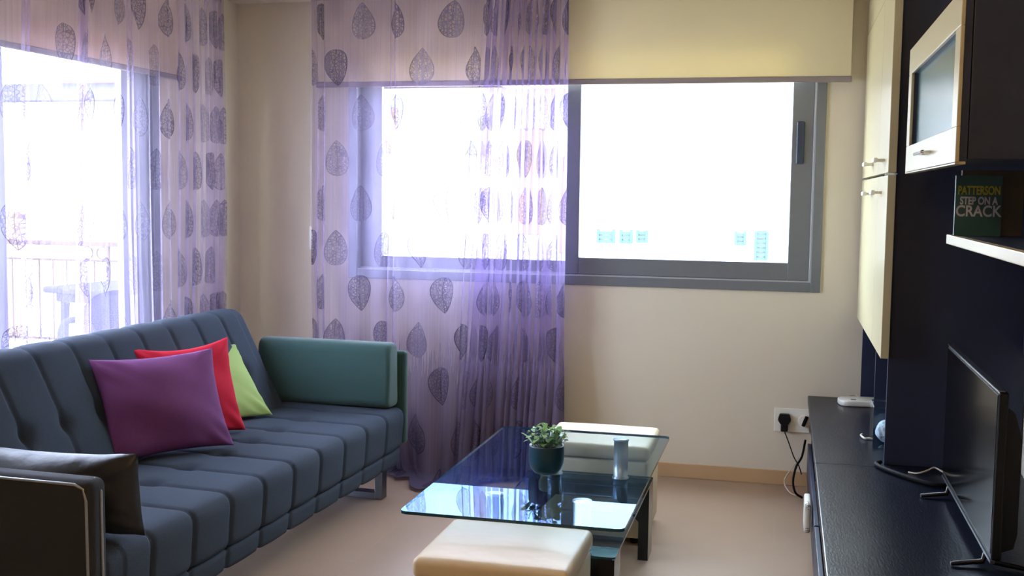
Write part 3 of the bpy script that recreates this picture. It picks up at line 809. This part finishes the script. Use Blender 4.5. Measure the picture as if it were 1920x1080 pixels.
# shelf with cream edge
sf = thing('wall_shelf', 'dark wall shelf with a thick cream front edge, holding two books', 'shelf', (0, 0, 0))
obj('board', box(.482, XR-.003, 2.30, 3.535, 1.374, 1.394), M['wenge_side'], sf)
obj('front_edge', box(.462, .482, 2.30, 3.54, 1.366, 1.394, .002), M['cream_gloss'], sf)
obj('wall_panel', box(XR-.018, XR-.003, 2.30, 4.43, .93, 1.365), M['wenge_side'], sf)
obj('wall_panel', box(XR-.018, XR-.003, 2.30, 4.43, 1.395, 1.59), M['wenge_side'], sf)

# books
def book(name, label, loc, w, th, h, rz, cover, txt):
    t = thing(name, label, 'book', loc, rz, 'books on the wall shelf')
    bm = bmesh.new()
    add_box(bm, 0, w, -.0015, 0, 0, h); add_box(bm, 0, w, th, th+.0015, 0, h); add_box(bm, -.0015, 0, -.0015, th+.0015, 0, h)
    obj('cover', bm, cover, t); obj('pages', box(.0, w-.003, 0, th, .002, h-.002), M['pages'], t)
    for s, size, z, mt, x, sx in txt:
        cu = bpy.data.curves.new('lettering', 'FONT'); cu.body = s; cu.size = size; cu.extrude = .0004; cu.offset = .0010
        cu.align_x = 'CENTER'; cu.materials.append(mt)
        tmp = bpy.data.objects.new('tmp', cu); C.objects.link(tmp); bpy.context.view_layer.update()
        me = bpy.data.meshes.new_from_object(tmp.evaluated_get(bpy.context.evaluated_depsgraph_get())); bpy.data.objects.remove(tmp)
        o = bpy.data.objects.new('lettering', me); C.objects.link(o); o.parent = t
        o.location = (x, -.0021, z); o.rotation_euler = (pi/2, 0, 0); o.scale = (sx, 1, 1)
    return t
book('book', 'green paperback standing upright at the far end of the shelf', (.470, 3.44, 1.3945), .122, .030, .172, radians(-4), M['cover_green'],
     [('PATTERSON', .034, .118, M['ink_yellow'], .061, .60), ('STEP ON A', .030, .090, M['ink_white'], .061, .68), ('CRACK', .044, .056, M['ink_white'], .061, .82)])
book('book', 'brown covered book standing behind the green paperback', (.492, 3.485, 1.3945), .165, .028, .188, radians(-4), M['cover_brown'], [])

# television
tv = thing('television', 'flat screen television on two splayed feet on the low unit', 'television', (.560, 3.15, 0), 0)
TL = .97
obj('bezel', box(0, .026, 0, TL, .535, .992, .006, 3), M['black_plastic'], tv)
obj('screen', box(-.0015, .001, .010, TL-.010, .552, .982), M['screen'], tv)
bm = prism([(.026, .545), (.062, .56), (.070, .60), (.070, .86), (.050, .93), (.026, .95)], 'Y', .04, TL-.04); obj('back_housing', bm, M['black_plastic'], tv)
bm = bmesh.new(); add_box(bm, -.002, .010, 0, TL, .527, .5345); obj('trim_bar', bm, M['steel'], tv)
bm = bmesh.new(); add_box(bm, -.0005, .016, 0, TL, .9925, .9955); obj('top_trim', bm, M['steel'], tv)
for yy in (.12, .85):
    bm = bmesh.new()
    add_tube(bm, [(-.085, yy-.02, .4875), (.0, yy, .495), (.013, yy, .54)], [.0065, .008, .009], seg=8)
    add_tube(bm, [(.013, yy, .54), (.03, yy, .495), (.12, yy-.02, .4875)], [.009, .008, .0065], seg=8)
    obj('foot', bm, M['black_plastic'], tv, True)

# small things on the low unit
rt = thing('router', 'white rounded wifi router lying on the far end of the low unit', 'router', (.375, 5.72, .4805), radians(8))
obj('casing', prism(rounded([(-.10, -.07), (.13, -.07), (.13, .07), (-.10, .07)], [.05, .03, .03, .06], 6), 'Z', 0, .028, .006), M['white_plastic'], rt, True)
obj('vent', box(-.045, -.02, -.035, -.02, .0275, .0295, .0005), M['black_plastic'], rt)
cb = obj('cable', tube(spline([(.30, 5.83, .484), (.34, 5.87, .495), (.37, 5.875, .50), (.385, 5.85, .486)], 8), .0035), M['white_cable'], None, True)
tagp(cb, 'white cable looping behind the router', 'cable')
ab = thing('acrylic_organizer', 'clear open acrylic box beside the tall cabinet opening', 'organizer', (.418, 4.80, .4805))
bm = bmesh.new()
add_box(bm, -.05, -.046, -.09, .09, .0, .17); add_box(bm, .046, .05, -.09, .09, .0, .17); add_box(bm, -.046, .046, -.09, -.086, 0, .17)
add_box(bm, -.046, .046, .086, .09, 0, .17); add_box(bm, -.046, .046, -.086, .086, 0, .004)
obj('walls', bm, M['acrylic'], ab)
obj('rim', tube([(-.048, -.088, .17), (.048, -.088, .17), (.048, .088, .17), (-.048, .088, .17)], .003, closed=True, seg=6), M['steel'], ab)
bm = bmesh.new(); bmesh.ops.create_icosphere(bm, subdivisions=3, radius=.04)
rr = random.Random(3)
for v in bm.verts: v.co = Vector((v.co.x*.95, v.co.y*1.6, v.co.z*1.1))*(1+.16*sin(60*v.co.x+40*v.co.y)+rr.uniform(-.05, .05))
o = obj('tissue', bm, M['paper'], None, False); o.location = (.418, 4.80, .5365)
tagp(o, 'crumpled white tissue inside the clear acrylic box', 'tissue')
# cups rim / white plug ring on the stand
o = obj('cable', tube(spline([(.345, 4.98, .484), (.338, 4.93, .488), (.350, 4.89, .485), (.372, 4.90, .484)], 8), .0045), M['white_cable'], None, True)
tagp(o, 'short white cable end curling on the low unit beside the acrylic box', 'cable')
o = obj('cable', tube(spline([(.378, 4.432, .492), (.360, 4.40, .490), (.385, 4.33, .490), (.44, 4.24, .491), (.50, 4.17, .490), (.56, 4.14, .489), (.66, 4.16, .489), (.80, 4.10, .489)], 10), .0085), M['black_cable'], None, True)
tagp(o, 'thick black cable lying along the foot of the tall cabinet', 'cable')
o = obj('cable', tube(spline([(.47, 4.33, .4835), (.50, 4.31, .486), (.535, 4.33, .494), (.565, 4.36, .500), (.60, 4.33, .490), (.66, 4.30, .4835)], 10), .0032), M['white_cable'], None, True)
tagp(o, 'thin beige cable arching over the low unit behind the television', 'cable')
# things low at the wall behind the near television edge
# sockets, plugs and their cables
so = thing('wall_socket', 'white double wall socket low on the back wall beside the low unit', 'socket', (0, YB, 0))
obj('plate', box(-.030, .150, -.010, -.0002, .282, .405, .003), M['white_plastic'], so)
pg = thing('plug', 'black power plug in the left hole of the wall socket', 'plug', (.022, YB-.0105, .345))
obj('head', prism(rounded([(-.034, .002), (-.025, .034), (.025, .034), (.034, .002), (.018, -.022), (-.018, -.022)], .008, 3), 'Y', -.028, -.0002), M['black_plastic'], pg)
obj('cable_grip', box(-.018, .018, -.032, -.006, -.058, -.018, .006), M['black_plastic'], pg)
pg = thing('plug', 'white adapter plug with a black cable beside the low unit', 'plug', (.122, YB-.0105, .345))
obj('head', lathe([(.030, -.030), (.032, -.026), (.032, -.0003)], cx=0, cy=0, axis='Y', seg=20), M['white_plastic'], pg)
obj('cable_grip', tube([(-.006, -.036, -.02), (.0, -.040, .0), (.012, -.036, .03)], .009), M['black_cable'], pg, True)
o = obj('cable', tube(spline([(.022, 5.89, .292), (.045, 5.87, .24), (.075, 5.83, .17), (.10, 5.82, .13), (.115, 5.80, .09)], 8), .0028), M['black_cable'], None, True)
tagp(o, 'thin dark cable running down from the black plug', 'cable')
o = obj('cable', tube(spline([(.128, 5.79, .27), (.112, 5.72, .20), (.085, 5.66, .16), (.072, 5.60, .10), (.085, 5.58, .05), (.118, 5.60, .022)], 8), .0055), M['black_cable'], None, True)
tagp(o, 'thick black cable loop beside the far side of the low unit', 'cable')
o = obj('cable', tube(spline([(.10, 5.86, .16), (.055, 5.80, .10), (.030, 5.74, .06), (.060, 5.69, .02), (.11, 5.68, .008)], 8), .003), M['white_cable'], None, True)
tagp(o, 'pale thin cable curling to the floor below the wall socket', 'cable')
o = obj('power_adapter', prism(rounded([(4.62, .13), (4.80, .13), (4.80, .26), (4.62, .26)], .03, 5), 'X', .108, .134, .008), M['white_plastic'], None, True)
tagp(o, 'pale oval power brick hanging against the side of the low unit', 'adapter')

# ------------------------------------------------------------------ ceiling lamp of the room (out of the frame)
lp = thing('ceiling_lamp', 'round warm ceiling lamp', 'lamp', (-.7, .9, ZC))
em = NT('lamp_glass'); e = em.n('ShaderNodeEmission'); e.inputs[0].default_value = (1, .62, .28, 1); e.inputs[1].default_value = 9.0; em.surf(e.outputs[0])
obj('lamp_shade', lathe([(.18, -.002), (.19, -.04), (.15, -.085), (.05, -.10), (.001, -.102)], seg=32), em.m, lp, True)
